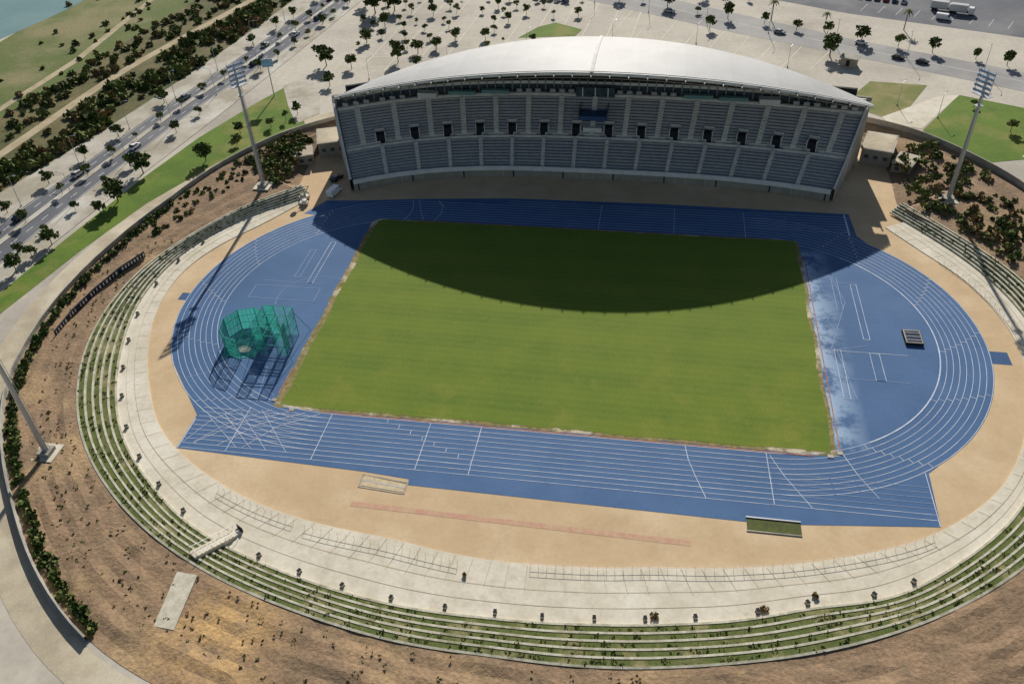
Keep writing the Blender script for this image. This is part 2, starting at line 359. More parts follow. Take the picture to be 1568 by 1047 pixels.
K=MB(); K.box((74,.4,.3),(3.6,4.6,.6),'dark'); K.box((74,.4,.64),(3.4,4.4,.08),'conc2'); K.box((74,.4,.7),(2.9,3.7,.04),'sign'); 
for y in (-.8,.4,1.6): K.line([(72.6,y),(75.4,y)],.18,.73,'line2')
K.obj('landing_mat')
# ------------------------------------------------------------ grandstand
st=bpy.data.objects.new('grandstand',None); COL.objects.link(st)
def par(o): o.parent=st; return o
def F(t): return np.array([64*t,63-9.3*np.abs(t)**3+3.3*t**3])
def Bk(t): return np.array([72*t,83.5-11*np.abs(t)**2.5+4.5*t**3])
def S(s,t): return F(t)*(1-s)+Bk(t)*s
prof=[]; seg=[]
def P_(s,z): prof.append((s,z))
P_(0,2.4)
def rows(s0,s1,z0,z1,n):
    for i in range(n):
        sb=s0+(s1-s0)*(i+1)/n; sa=s0+(s1-s0)*i/n; za=z0+(z1-z0)*i/n; zb=z0+(z1-z0)*(i+1)/n
        sm=sa+(sb-sa)*.45
        P_(sm,za); seg.append('tread')
        P_(sm+.001,za+(zb-za)*.9+.12); seg.append('seat')
        P_(sb-.001,za+(zb-za)*.9+.12); seg.append('seat')
        P_(sb,zb); seg.append('tread')
rows(0,.46,2.4,7.2,10)
P_(.53,7.2); seg.append('aisle'); P_(.531,8.3); seg.append('aisle')
rows(.531,1.,8.3,15.,12)
P_(1.12,15.); seg.append('aisle')
ts=np.linspace(-1,1,161)
def zprof(s):
    if s<.46: return 2.4+(s/.46)*4.8
    if s<.53: return 7.2
    return 8.3+(min(s,1)-.53)/.47*6.7
def stairgrid(ts,dz,smin=-1,smax=9):
    idx=[i for i,(s,z) in enumerate(prof) if smin<=s<=smax]
    P=np.zeros((len(idx),len(ts),3))
    for a,i in enumerate(idx):
        s,z=prof[i]; xy=S(s,ts); P[a,:,0]=xy[0];P[a,:,1]=xy[1];P[a,:,2]=z+dz
    return P,idx
B=MB(); P,idx=stairgrid(ts,0); B.grid(P,None,lambda i,j: seg[i]); par(B.obj('seating_rows'))
# aisle stairs: slabs laid just over the seat line, with side cheeks
B=MB()
def aisle(t,dt,s0,s1,n):
    for i in range(n):
        sa=s0+(s1-s0)*i/n; sb=s0+(s1-s0)*(i+1)/n; z=zprof(min(sb,s1)-.001)+.42
        a0=S(sa,t-dt);a1=S(sa,t+dt);b0=S(sb,t-dt);b1=S(sb,t+dt); zl=zprof(sa+.001)-.3
        B.face([(*a0,z),(*a1,z),(*b1,z),(*b0,z)],'aisle'); B.face([(*a0,zl),(*a1,zl),(*a1,z),(*a0,z)],'aisle')
        B.face([(*a0,zl),(*a0,z),(*b0,z),(*b0,zl)],'aisle'); B.face([(*a1,zl),(*a1,z),(*b1,z),(*b1,zl)],'aisle')
for k in range(1,15): aisle(-1+2*k/15,.55/70,.0,.458,18)
for k in range(15): aisle(-1+(2*k+1)/15,.72/70,.533,.995,22)
par(B.obj('aisle_stairs'))
def along(B,s,z0,z1,th,m,t0=-1,t1=1,n=80):
    tt=np.linspace(t0,t1,n); a=S(s,tt); b=S(s+th,tt); P=np.zeros((5,n,3))
    for i,(q,zz_) in enumerate(((a,z0),(a,z1),(b,z1),(b,z0),(a,z0))):
        P[i,:,0]=q[0];P[i,:,1]=q[1];P[i,:,2]=zz_
    B.grid(P,m)
B=MB()
for k in range(1,15):
    t=-1+2*k/15; dt=1.25/70
    for sgn in (-1,1):
        tt=t+sgn*dt; a=S(.531,tt); b=S(.66,tt); ang=math.atan2(b[1]-a[1],b[0]-a[0]); c=(a+b)/2
        d=math.hypot(*(b-a)); B.box((c[0],c[1],9.3),(d,.25,2.6),'aisle',ang)
    a=S(.53,t);b=S(.65,t);ang=math.atan2(b[1]-a[1],b[0]-a[0]); c=(a+b)/2
    B.box((c[0],c[1],8.5),(math.hypot(*(b-a)),2.3,3.2),'dark',ang)  # solid dark block, its colour stands in for shade inside the open stairwell
    c=S(.665,t); B.box((c[0],c[1],10.3),(.25,2.8,1.3),'aisle',ang)
    c=S(.52,t)
    for sgn in (-1,1): B.box((c[0]+sgn*1.6,c[1],7.7),(.15,1.2,.9),'steel',ang)
par(B.obj('vomitory'))
B=MB()
along(B,-.02,2.0,3.3,.018,'white')
along(B,-.015,0,2.0,.01,'wall')
along(B,.475,7.2,7.9,.006,'aisle')
for k in range(46):
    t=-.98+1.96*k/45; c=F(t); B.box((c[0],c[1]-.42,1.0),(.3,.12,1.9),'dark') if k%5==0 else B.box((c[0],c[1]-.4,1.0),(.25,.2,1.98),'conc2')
par(B.obj('front_parapet'))
B=MB()
c=S(.78,.0); B.box((0,c[1]-.6,12.2),(7.5,6.2,1.2),'blue2'); c=S(.6,0); B.box((0,c[1]-.5,9.2),(5.2,1.2,1.3),'white'); B.box((0,c[1]+3,11.0),(3,.3,1.6),'white')
for x in (-3.9,3.9): B.box((x,79,12.9),(.25,7.5,2.2),'glass')
par(B.obj('presidential_box'))
def roofP(s,t):
    t=np.asarray(t,float); a=np.abs(t)
    yf=60+np.where(t<0,8.,13.)*a**2; yb=94-np.where(t<0,24.5,18.5)*a**2.2
    zf=31.5-12.2*t**2; zb=28.6-9.6*t**2
    return np.stack([.5+73*t+0*s,yf*(1-s)+yb*s,zf*(1-s)+zb*s+1.0*4*s*(1-s)*(1-a**2)],-1)
def roofz(x,y):
    t=(x-.5)/73; a=roofP(0,t); b=roofP(1,t); s=min(max((y-a[1])/(b[1]-a[1]),0),1); return float(roofP(s,t)[2])
B=MB()
along(B,1.0,15,15.9,.02,'aisle'); along(B,1.03,14.6,15.9,.012,'white')
for s,z0,z1,m in ((1.10,15.9,17.9,'glass'),(1.095,17.9,18.7,'white'),(1.12,18.7,21.,'dark'),(1.115,21.,21.35,'conc2')):
    tt=.96 if z1>18.8 else 1; along(B,s,z0,z1,.02,m,-tt,tt)
for k in range(61):
    t=-1+2*k/60; c=S(1.085,t); a=S(1.0,t); ang=math.atan2(c[1]-a[1],c[0]-a[0]); B.box((c[0],c[1],17.3),(.35,.3,4.2),'wall',ang)
teal=mat('teal_glass',C(120,156,152),fine=.1,rough=.3)
for k in range(15):
    t=-1+(2*k+1)/15
    if k in (2,12): c=S(1.0,t); B.box((c[0],c[1],16.6),(5.5,2.4,1.6),'white')
    if k in (3,4,10,11): c=S(1.01,t); B.box((c[0],c[1],16.4),(8,1.5,1.0),teal); 
    elif k!=7 and k not in (2,12):
        for q in (-2.6,0,2.6): c=S(1.02,t+q/70); B.box((c[0],c[1],16.5),(1.6,.4,1.0),'steel')
c=S(1.0,0); B.box((0,c[1],16.8),(11,1.8,2.6),'glass'); 
for x in (-3.6,0,3.6): B.box((x,c[1]-1.0,16.8),(.3,.2,2.7),'white')
par(B.obj('press_gallery'))
B=MB()
for t in (-1,1):
    tt=t*1.012
    q=[(s,zprof(s)+1.1) for s in (0,.25,.45,.53,.8,1.0)]+[(1.2,17.5)]
    for (s0,z0),(s1,z1) in zip(q[:-1],q[1:]):
        a=S(s0,tt);b=S(s1,tt); a2=S(s0,t*1.004);b2=S(s1,t*1.004)
        B.face([(a[0],a[1],0),(b[0],b[1],0),(b[0],b[1],z1),(a[0],a[1],z0)],'conc2')
        B.face([(a[0],a[1],z0),(b[0],b[1],z1),(b2[0],b2[1],z1),(a2[0],a2[1],z0)],'white')
        B.face([(a2[0],a2[1],z0),(b2[0],b2[1],z1),(b2[0],b2[1],0),(a2[0],a2[1],0)],'wall')
along(B,1.22,0,18.2,.03,'wall',-1.01,1.01)
# upper rear wall, built up to the underside of the roof so that no sun slips through
tt=np.linspace(-.84,.84,60); P=np.zeros((2,60,3))
for j,t in enumerate(tt):
    c=S(1.17,t); P[0,j]=(c[0],c[1],17.); P[1,j]=(c[0],c[1],max(18.,roofz(c[0],c[1])-.35))
B.grid(P,'wall'); Q=P.copy(); Q[:,:,1]+=.3; B.grid(Q[::-1],'wall')
par(B.obj('stand_walls'))
tt=np.linspace(-1,1,81); B=MB(); P=np.stack([roofP(s,tt) for s in np.linspace(0,1,13)])
B.grid(P,'roof'); Q=P.copy(); Q[:,:,2]-=.6; B.grid(Q[::-1],'steel')
for r in (0,-1): B.grid(np.stack([P[r],Q[r]]),'white')
o=B.obj('roof_shell',True); par(o)
B=MB()
for k in range(31):
    t=-.97+1.94*k/30; a=roofP(0,t); b=roofP(.96,t)
    n=Vector((0,-1,-.05)); B.beam(Vector(a)+Vector((0,.3,-.3)),Vector(a)+n*1.7+Vector((0,0,-.3)),.34,'conc2',.16,4)
    c=S(1.12,t*.98)
    B.beam((a[0],a[1]+.8,a[2]-.7),(c[0],c[1],a[2]-4.),.14,'steel',n=4)
    B.beam((a[0],a[1]+.8,a[2]-.7),(b[0],b[1],b[2]-.8),.16,'steel',n=4)
for off,dz,r in ((.35,-.75,.16),(1.6,-1.9,.13)):
    pp=[Vector(roofP(0,t))+Vector((0,off,dz)) for t in np.linspace(-.97,.97,40)]
    for a,b in zip(pp[:-1],pp[1:]): B.beam(a,b,r,'wall',n=4)
par(B.obj('roof_truss'))
B=MB(); n=14; P=np.stack([roofP(s,np.array([-.006,.006])) for s in np.linspace(0,1,n)]); P[:,:,2]+=.25; B.grid(P,'white')
for j in (0,1): 
    Q=P[:,[j,j]].copy(); Q[:,1,2]-=.3; B.grid(Q,'white')
par(B.obj('roof_seam'))
B=MB(); pp=[Vector(roofP(.015,t))+Vector((0,0,.25)) for t in np.linspace(-1,1,60)]
for a,b in zip(pp[:-1],pp[1:]): B.beam(a,b,.15,'white',n=4)
par(B.obj('roof_edge_gutter'))
def annex(x,y,w_,d,h,rot,z0=0):
    e=bpy.data.objects.new('service_building',None); COL.objects.link(e)
    B=MB(); B.box((x,y,z0+h/2),(w_,d,h),'wall',rot); o=B.obj('walls'); o.parent=e
    B=MB(); B.box((x,y,z0+h+.15),(w_+.5,d+.5,.3),'conc2',rot); B.box((x,y,z0+h+.32),(w_-.4,d-.4,.05),'tandark',rot); o=B.obj('roof_slab'); o.parent=e
    B=MB(); ca,sa=math.cos(rot),math.sin(rot)
    for k in range(int(w_//2.5)):
        lx=-w_/2+1.5+k*2.5; ly=-d/2-.03; B.box((x+lx*ca-ly*sa,y+lx*sa+ly*ca,z0+h*.55),(1.2,.08,1.),'glass',rot)
    o=B.obj('windows'); o.parent=e
annex(-78,74,8,10,4.5,.35); annex(80,83,8,11,4.5,-.3); annex(-84,66,5,6,3,.4); annex(86,76,5,7,3,-.5)
# ------------------------------------------------------------ floodlights
def mast(x,y,zb,h,face):
    B=MB(); B.box((0,0,.5),(2.4,2.4,1.),'conc2'); B.box((0,0,.15),(4.5,4.5,.3),'conc')
    B.beam((0,0,1),(0,0,h),.55,'steel',.26,12)
    d=Vector((math.cos(face),math.sin(face),0)); r=Vector((-d.y,d.x,0))
    for i in range(5):
        zz_=h-4+i*1.15; B.beam(r*-2.1+d*.5+Vector((0,0,zz_)),r*2.1+d*.5+Vector((0,0,zz_)),.09,'steel',n=5)
        for j in range(6):
            p=r*(-1.9+j*.76)+d*.8+Vector((0,0,zz_)); B.box(p,(.35,.56,.56),'lamp',face)
    for q in (-2.1,0,2.1): B.beam(r*q+d*.5+Vector((0,0,h-4.6)),r*q+d*.5+Vector((0,0,h+1.2)),.09,'steel',n=5)
    B.box(Vector((0,0,h-4.9)),(2.,4.6,.12),'steel',face); B.box(Vector((0,0,h-7.6)),(1.6,1.6,.12),'steel',face)
    for q in (-2.2,2.2): B.beam(r*q+Vector((0,0,h-4.9)),r*q+Vector((0,0,h-3.8)),.05,'steel',n=4)
    B.beam((.7,0,1),(.5,0,h-5),.05,'steel',n=4); B.beam((.7,.4,1),(.5,.4,h-5),.05,'steel',n=4)
    return B.obj('floodlight_mast',loc=(x,y,zb))
mast(-88.6,46,2.4,34,math.radians(-35)); mast(92.5,56,2.4,33,math.radians(215)); mast(-90.5,-55.5,2.4,34,math.radians(35)); mast(96,-56,2.4,34,math.radians(145))
# ------------------------------------------------------------ throwing cage
cg=bpy.data.objects.new('throwing_cage',None); COL.objects.link(cg)
B=MB(); Nn=MB()
Hn=5.4
loop=[(-63.8,-12.8),(-67,-11.6),(-70.4,-12.8),(-72.2,-16),(-71.5,-19.6),(-69.4,-22),(-66.4,-22.8)]
for i,(x,y) in enumerate(loop):
    B.beam((x,y,0),(x,y,Hn),.10,'frame',n=5); B.beam((x,y,Hn),(x+(x+66.5)*.22,y+(y+17)*.22,0),.06,'frame',n=4)
    if i<len(loop)-1:
        x2,y2=loop[i+1]
        for f in (.02,.35,.7,1): B.beam((x,y,Hn*f),(x2,y2,Hn*f),.06,'frame',n=4)
        for u in (.25,.5,.75): B.beam((x+(x2-x)*u,y+(y2-y)*u,.1),(x+(x2-x)*u,y+(y2-y)*u,Hn),.03,'frame',n=3)
        Nn.face([(x,y,.1),(x2,y2,.1),(x2,y2,Hn),(x,y,Hn)],'net2' if i<4 else 'net')
gx=[-63.8,-61.4,-59.,-57.0]; gy=[-20.4,-16.8,-13.2]; Hg=7.6
for ix,x in enumerate(gx):
    for iy,y in enumerate(gy):
        B.beam((x,y,0),(x,y,Hg),.08,'frame',n=5)
        if iy<2:
            y2=gy[iy+1]
            for h in (2.6,5.1,Hg): B.beam((x,y,h),(x,y2,h),.07,'frame',n=4)
            if ix in (0,3): Nn.face([(x,y,.1),(x,y2,.1),(x,y2,Hg),(x,y,Hg)],'net')
        if ix<3:
            x2=gx[ix+1]
            for h in (2.6,5.1,Hg): B.beam((x,y,h),(x2,y,h),.07,'frame',n=4)
            if iy==2 or (iy==0 and ix!=1): Nn.face([(x,y,.1),(x2,y,.1),(x2,y,Hg),(x,y,Hg)],'net')
Nn.face([(-63.8,-13.2,.1),(-61.4,-13.1,.1),(-61.4,-13.1,Hg),(-63.8,-13.2,Hg)],'net2'); Nn.face([(-57,-20.4,.1),(-57.02,-18.2,.1),(-57.02,-18.2,Hg),(-57,-20.4,Hg)],'net2')
for x,y in ((-57,-20.4),(-57,-13.2),(-63.8,-20.4)): B.beam((x,y,Hg*.8),(x+(2 if x>-60 else -1),y+(-2 if y<-15 else 2),0),.06,'frame',n=4)
o=B.obj('posts_and_rails'); o.parent=cg; o=Nn.obj('netting'); o.parent=cg
B=MB(); B.face([(-67.2+1.5*math.cos(i*.4488),-19.4+1.1*math.sin(i*.4488),.06) for i in range(14)],'conc'); B.face([(-71.5,-22.2,.045),(-64,-22.2,.045),(-64,-13,.045),(-71.5,-13,.045)],mat('cage_floor_turf',C(58,140,134),C(54,112,130),.6,fine=.15)); o=B.obj('throwing_circle'); o.parent=cg
# ------------------------------------------------------------ railings on walkway
B=MB()
def rail(t0,t1,fn,off,z0=.15,h=1.1,st_=1.9):
    n=int(abs(t1-t0)*1.6/st_)+2; tt=np.linspace(t0,t1,n); pts=[pc(t,float(fn(t))+off) for t in tt]
    for i,(x,y) in enumerate(pts):
        B.beam((x,y,z0),(x,y,z0+h),.035,'aisle',n=4)
        if i: 
            for f in (1,.5): B.beam((pts[i-1][0],pts[i-1][1],z0+h*f),(x,y,z0+h*f),.03,'aisle',n=4)
rail(272,322,rA,.5); rail(240,262,rA,1.8); rail(226,238,rA,1.2); rail(340,380,rA,.5)
B.obj('handrail')
B=MB()
for i in range(12):
    u=i/11; x=-48.6-3.9*u; y=-66.6-6.9*u; B.box((x,y,.2+2.3*u*.5),(1.7,.72,.4+2.3*u),'conc',math.radians(-30))
for sgn in (-1,1):
    a=Vector((-48.6+sgn*.8,-66.6-sgn*.45,1.3)); b=Vector((-52.5+sgn*.8,-73.5-sgn*.45,3.6)); B.beam(a,b,.045,'steel',n=4)
    for u in (0,.33,.66,1): p=a.lerp(b,u); B.beam(p,p-Vector((0,0,1.1)),.04,'steel',n=4)
B.box((-48.2,-66,.6),(1.6,.12,.9),'dark',math.radians(-30))
B.obj('terrace_stairs')
pad=[(-53.6,-77.2),(-50,-77.4),(-49.2,-87.2),(-52.6,-87.0)]
polyflat('concrete_pad',pad,2.78,'court',.8)
for t in np.arange(168,318,5.9):
    t=t+rng.normal(0,.4); r=float(rB(t))-1.0; x,y=pc(t,r); B=MB()
    B.box((0,0,.35),(.62,.45,.55),'conc2'); B.box((0,0,.66),(.7,.52,.06),'dark'); B.box((0,.0,.05),(.75,.55,.08),'dark')
    o=B.obj('litter_bin',loc=(x,y,.2)); o.rotation_euler[2]=math.radians(t)
B=MB()
bp=[(-104.5,9),(-107,2),(-108.6,-7),(-109.2,-15),(-108.8,-23)]
for a,b in zip(bp[:-1],bp[1:]):
    a=Vector((*a,0));b=Vector((*b,0)); d=(b-a); L_=d.length; ang=math.atan2(d.y,d.x); n=8
    c=(a+b)/2; B.box((c.x,c.y,3.35),(L_,.22,1.5),'sign',ang)
    for i in range(n):
        c=a+d*((i+.5)/n); nx,ny=-math.sin(ang),math.cos(ang)
        if rng.random()<.85: B.box((c.x+nx*.13,c.y+ny*.13,3.4),(L_/n*.55*rng.uniform(.4,1),.04,.8),'aisle',ang)
        B.beam((c.x-.2,c.y,2.2),(c.x-.2,c.y,3.6),.05,'steel',n=4)
B.obj('banner_sign')
def wallring(name,t0,t1,off,z0,h,th_,m):
    B=MB(); tt=np.arange(t0,t1+.1,2.); c,s=cs(tt); r=rD(tt)+off; P=np.zeros((4,len(tt),3))
    for i,(rr_,zz_) in enumerate(((r,z0),(r,z0+h),(r+th_,z0+h),(r+th_,z0))): P[i,:,0]=rr_*c;P[i,:,1]=rr_*s;P[i,:,2]=zz_
    B.grid(P,m); return B.obj(name)
wallring('perimeter_wall',126,236,.4,2.9,1.3,.3,'conc2'); wallring('perimeter_wall',-12,54,.4,2.9,1.8,.3,'conc2')
tt=np.arange(124,246,2.); ring('perimeter_path',tt,[rD(tt)+1.2,rD(tt)+6.5],[3.03,3.03],['tandark'])
# ------------------------------------------------------------ outside
W_=resamp([(-133,-8),(-129,29),(-122,75),(-115,133),(-109,186)],YS)
R1=resamp([(-139,1),(-138,28),(-134,60),(-131,93),(-121,136),(-112,202)],YS)
R0=resamp([(-151,18),(-146,59),(-142,92),(-135,129),(-126,193)],YS)
ST=resamp([(-161,33),(-151,79),(-143,134),(-137,192)],YS)
BS=resamp([(-173,51),(-169,120),(-152,200)],YS)
B2=resamp([(-193,81),(-188,132),(-181,199)],YS)
strip('sidewalk',R1+.3,W_,3.13,'gravel',.12)
mid=(R1+R0)/2
strip('road',R0,R1,3.02,'asph')
strip('road_median',mid-.9,mid+.9,3.15,'gravel',.13)
strip('sidewalk',R0-3.2,R0,3.13,'gravel',.12)
strip('gravel_verge',ST-1,R0-3.2,3.04,'gravel')
strip('scrubland',BS-2,ST-1,3.04,'scrubsoil')
strip('dirt_track',BS-5.5,BS-2,3.05,'dirt')
strip('scrubland',B2,BS-5.5,3.04,'scrubsoil')
strip('meadow',B2*0-238,B2,3.04,'field')
strip('river',B2*0-330,B2*0-238+6*np.sin(YS*.04),3.06,'water')
polyflat('dirt_track',[(-200,60),(-197.5,60),(-194,130),(-200,200),(-202.5,200),(-197,130)],3.06,'dirt')
B=MB()
for off in (3.3,-3.3):
    xs=mid+off
    for i in range(len(YS)-1):
        B.line([(xs[i],YS[i]),(xs[i]*.55+xs[i+1]*.45,YS[i]+2.6)],.18,3.035,'road_line')
for off in (.35,-.35):
    xs=(R0 if off>0 else R1)+off; B.line([(x,y) for x,y in zip(xs,YS)],.14,3.036,'road_line')
B.obj('road_markings')
polyflat('lawn',[(-106,114),(-98,99),(-90,84),(-100,70),(-107,57),(-113,42),(-116.5,33),(-122,9),(-126,-16),(-128,-40),(-134,-40),(-131.5,-11),(-129,13),(-125,45),(-120,72),(-112,98)],3.05,'lawn')
polyflat('lawn',[(-35,162),(-29,174),(-23,179),(-12,172),(-14,165)],3.05,'lawn')
polyflat('lawn',[(85,130),(102,128),(88,100),(81,106),(79,120)],3.05,'drylawn')
polyflat('lawn',[(110,121),(126,113),(150,108),(155,60),(130,66),(117,79),(106,76),(94,95)],3.05,'lawn')
low=[(-60,232),(-13,206),(38,175),(81,152),(130,125),(200,90)]; up=[(-50,250),(0,222),(39,197),(84,168),(134,141),(210,106)]
polyflat('street',low+up[::-1],3.03,'asph2')
low2=[(40,222),(87,195),(144,172),(220,140)]; up2=[(80,300),(120,270),(180,240),(260,200)]
polyflat('street',low2+up2[::-1],3.03,'asph')
polyflat('footpath',[(104,120),(110,121),(94,96),(86,98),(84,103)],3.06,'conc')
polyflat('footpath',[(117,81),(126,86),(150,74),(150,66),(119,74)],3.06,'conc')
polyflat('footpath',[(-108,112),(-100,96),(-93,84),(-88,92),(-92,104),(-102,122)],3.06,'gravel')
B=MB()
B.line([( (a[0]+b[0])/2,(a[1]+b[1])/2) for a,b in zip(low,up)],.2,3.045,'road_line')
for k in range(16):
    x=92+k*6.; B.line([(x,200-.36*(x-87)),(x+4,208-.36*(x-87))],.15,3.045,'road_line')
B.obj('road_markings')
B=MB()
for i in range(12): B.line([(-95+i*9,128+ (8 if i>6 else 0)),(-88+i*9,215)],.35,3.02,'conc')
for j in range(9): B.line([(-98+j*1.5,130+j*9.4),(10,136+j*9.4)],.3,3.025,'conc')
for i in range(10): B.line([(i*9-5,150-i*1.5),(i*9+6,196-4.4*i)],.3,3.02,'conc')
B.obj('plaza_paving_band')
# ------------------------------------------------------------ vegetation
def leafcloud(B,c,rad,n,size,m):
    c=np.array(c); 
    v=rng.normal(size=(n,3)); v/=np.linalg.norm(v,axis=1)[:,None]; rr_=rng.random(n)**.45
    P=c+v*rr_[:,None]*np.array(rad)
    for p in P:
        a=rng.normal(size=3); a/=np.linalg.norm(a); b=np.cross(a,rng.normal(size=3)); b/=np.linalg.norm(b); s=size*(.6+.8*rng.random())
        a=a*s;b=b*s*.7
        B.face([p-a-b,p+a-b,p+a*.6+b,p-a*.7+b],m)
def treemesh(name,h,r,leaf,n=330,size=.32,lobes=7):
    B=MB(); th_=h-r*1.2
    B.beam((0,0,-.3),(.1,.05,th_),.16*h/6,'bark',.09*h/6,7)
    for i in range(lobes):
        a=2*math.pi*i/lobes+rng.random()*.8; d=r*(.35+.35*rng.random()); z_=h-r*(.4+.9*rng.random())
        p=(d*math.cos(a),d*math.sin(a),z_)
        B.beam((.1,.05,th_*.8),p,.07*h/6,'bark',.03,5)
        rr_=r*(.38+.22*rng.random()); leafcloud(B,p,(rr_,rr_,rr_*.75),n//lobes,size,leaf)
    leafcloud(B,(0,0,h-r*.55),(r*.5,r*.5,r*.5),n//5,size,leaf)
    return B.obj(name)
def palmmesh(h):
    B=MB(); B.beam((0,0,-.2),(.2,0,h),.22,'bark',.15,7)
    for i in range(18):
        a=i*2.4; el=.7-.09*i*.6; L_=2.6; pr=None
        for k in range(5):
            u=k/4; rr_=L_*u; z_=h+math.sin(el)*rr_-1.1*u*u*1.6; p=Vector((.2+rr_*math.cos(a)*math.cos(el),rr_*math.sin(a)*math.cos(el),z_)); s=Vector((-math.sin(a),math.cos(a),-.25))*(.42*(1-u*.7))
            s2=Vector((math.sin(a),-math.cos(a),-.25))*(.42*(1-u*.7))
            if pr: B.face([pr[0],pr[0]+pr[1],p+s,p],'leaf2'); B.face([pr[0]+pr[2],pr[0],p,p+s2],'leaf2')
            pr=(p,s,s2)
    return B.obj('palm_tree')
protos=[treemesh('tree',6.5,3.,'leaf',420,.36),treemesh('tree',5.5,2.4,'leaf',330,.33),treemesh('tree',4.6,1.9,'leaf2',240,.3),treemesh('tree',5.,2.1,'leaf2',260,.3,6),treemesh('tree',6.,2.5,'leaf',300,.36,9),treemesh('tree',4.4,1.6,'leaf2',170,.28,5)]
palm=palmmesh(7.5)
used=set()
def place(pi,x,y,s=1.,z=3.05):
    src=palm if pi=='p' else protos[pi]
    if id(src) not in used: used.add(id(src)); o=src
    else: o=src.copy(); COL.objects.link(o)
    o.location=(x,y,z); o.scale=(s*rng.uniform(.85,1.15),s*rng.uniform(.85,1.15),s*rng.uniform(.85,1.1)); o.rotation_euler[2]=rng.random()*6.28; return o
for x,y,s,i in [(-99,131,1.3,0),(-92,114,.9,1),(-89,129,.9,1),(-74,136,1.1,0),(-69,145,.9,4),(-63,149,.9,1),(-91,154,.9,0),(-89,172,.9,4),(-97,186,1.5,0),(-90,190,1.3,0),(-104,196,1.3,4),(-58,159,.9,1),(35,175,.9,1),(75,151,1.5,4),(-111,58,1.0,0),(-106,69,.8,2),(-125,33,1.1,0),(-126,26,.8,1),(-131,11,.9,1),(-133,-1,.8,4),(-132.5,5,.8,2),(-100,81,.8,2),(-97,86,.8,5),(-126,49,1.,0),(-95,91,.7,1),(-108,76,.7,4),(118,96,.9,2),(126,104,.8,1),(112,112,.6,2)]:
    place(i,x,y,s)
for i in range(9):
    for j in range(10):
        x=-96+i*9.5+(j%2)*4+rng.normal(0,1.2); y=122+j*9.2+rng.normal(0,1.2)
        if y<125+.2*abs(x+40) or rng.random()<.15 or (x<-75 and y<140): continue
        if -37<x<-10 and 158<y<182: continue
        place(int(rng.integers(1,6)),x,y,.4+.35*rng.random())
for k in range(len(YS)-1):
    if YS[k]<-40 or YS[k]>260: continue
    if k%2==0 and rng.random()<.85: place(2 if k%4 else 1,(R1[k]+W_[k])/2-1.2,YS[k]+rng.normal(0,1),.5+.35*rng.random())
    if k%2==1: place(int(rng.choice([3,5])),mid[k],YS[k]+rng.normal(0,1),.55+.3*rng.random())
    if k%3==0 and rng.random()<.8: place(1,R0[k]-2.,YS[k]+rng.normal(0,2),.6+.3*rng.random())
for x in np.arange(0,150,11.): place(2 if rng.random()<.5 else 4,x+rng.normal(0,1),204-.46*(x)+rng.normal(0,1.5)+ (3 if x>60 else 4),.6+.5*rng.random())
for i in range(16): place(int(rng.integers(1,6)),rng.uniform(10,90),rng.uniform(205,250),.7+.5*rng.random())
place('p',104,178); place('p',58,186)
for x,y in ((120,90),(128,97),(76,176)): place('p',x,y,.8)
def thicket(name,pts,leafs,size=.4,n=26,z=3.):
    B=MB()
    for x,y,r in pts:
        m=leafs[int(rng.integers(len(leafs)))]; leafcloud(B,(x,y,z+r*.45),(r,r*(.7+.5*rng.random()),r*.75),int(n*max(r,.8)),size*(.7+.3*r),m)
    return B.obj(name)
pts=[]
for k,y in enumerate(YS):
    if y<0 or y>330: continue
    for _ in range(17):
        u=rng.random(); x=(ST[k]-2)*(1-u)+(BS[k]+.5)*u
        if math.sin(x*.31+y*.09)+math.sin(y*.13-x*.2)+rng.normal(0,.5)>-.9: pts.append((x,y+rng.uniform(-3,3),rng.uniform(.7,2.3)))
    for _ in range(7):
        x=rng.uniform(B2[k],BS[k]-7)
        if rng.random()<.8: pts.append((x,y+rng.uniform(-3,3),rng.uniform(.7,2.0)))
    for _ in range(2): pts.append((rng.uniform(-236,B2[k]),y+rng.uniform(-3,3),rng.uniform(.5,1.6)))
thicket('riverside_scrub',pts,['leaf','leaf2','leaf2','leafd'],.45,26)
pts=[(pc(t,float(rD(t))-1.3+rng.normal(0,.35))+(rng.uniform(.6,1.15),)) for t in np.arange(160,236,.45) if rng.random()<.85]
thicket('hedge',pts,['leaf','leaf','leaf2'],.3,40)
pts=[]
for _ in range(150):
    t=rng.uniform(139,151); u=rng.uniform(.15,.9); r=float(rC(t))*(1-u)+float(rD(t))*u; pts.append(pc(t,r)+(rng.uniform(.5,1.5),))
for _ in range(50):
    t=rng.uniform(151,172); u=rng.uniform(.5,.95); r=float(rC(t))*(1-u)+float(rD(t))*u; pts.append(pc(t,r)+(rng.uniform(.4,.9),))
for _ in range(200):
    t=rng.uniform(14,44); u=rng.uniform(.1,.95); r=float(rC(t))*(1-u)+float(rD(t))*u; pts.append(pc(t,r)+(rng.uniform(.4,1.6),))
thicket('bank_shrubs',pts,['leaf','leaf2','leaf2','leafd'],.35,34,2.6)
pts=[]
for _ in range(420):
    t=rng.uniform(168,285); u=rng.uniform(.08,.95); r=float(rC(t))*(1-u)+float(rD(t))*u; pts.append(pc(t,r)+(rng.uniform(.1,.32),))
B=MB()
for x,y,r in pts: leafcloud(B,(x,y,2.75),(r*1.5,r*1.5,r*.4),7,.15,['leafd','leafd','leaf2'][int(rng.integers(3))])
B.obj('dry_tufts')
B=MB()
for _ in range(1100):
    t=rng.uniform(150,392); i=int(rng.integers(5)); u=(i+.35+.6*rng.random())/5; r=float(rB(t))*(1-u)+float(rC0(t))*u; x,y=pc(t,r)
    leafcloud(B,(x,y,.25+.4*(i+1)),(.5,.5,.15),6,.16,['tgrass','leaf','leaf2'][int(rng.integers(3))])
B.obj('terrace_weeds')
B=MB()
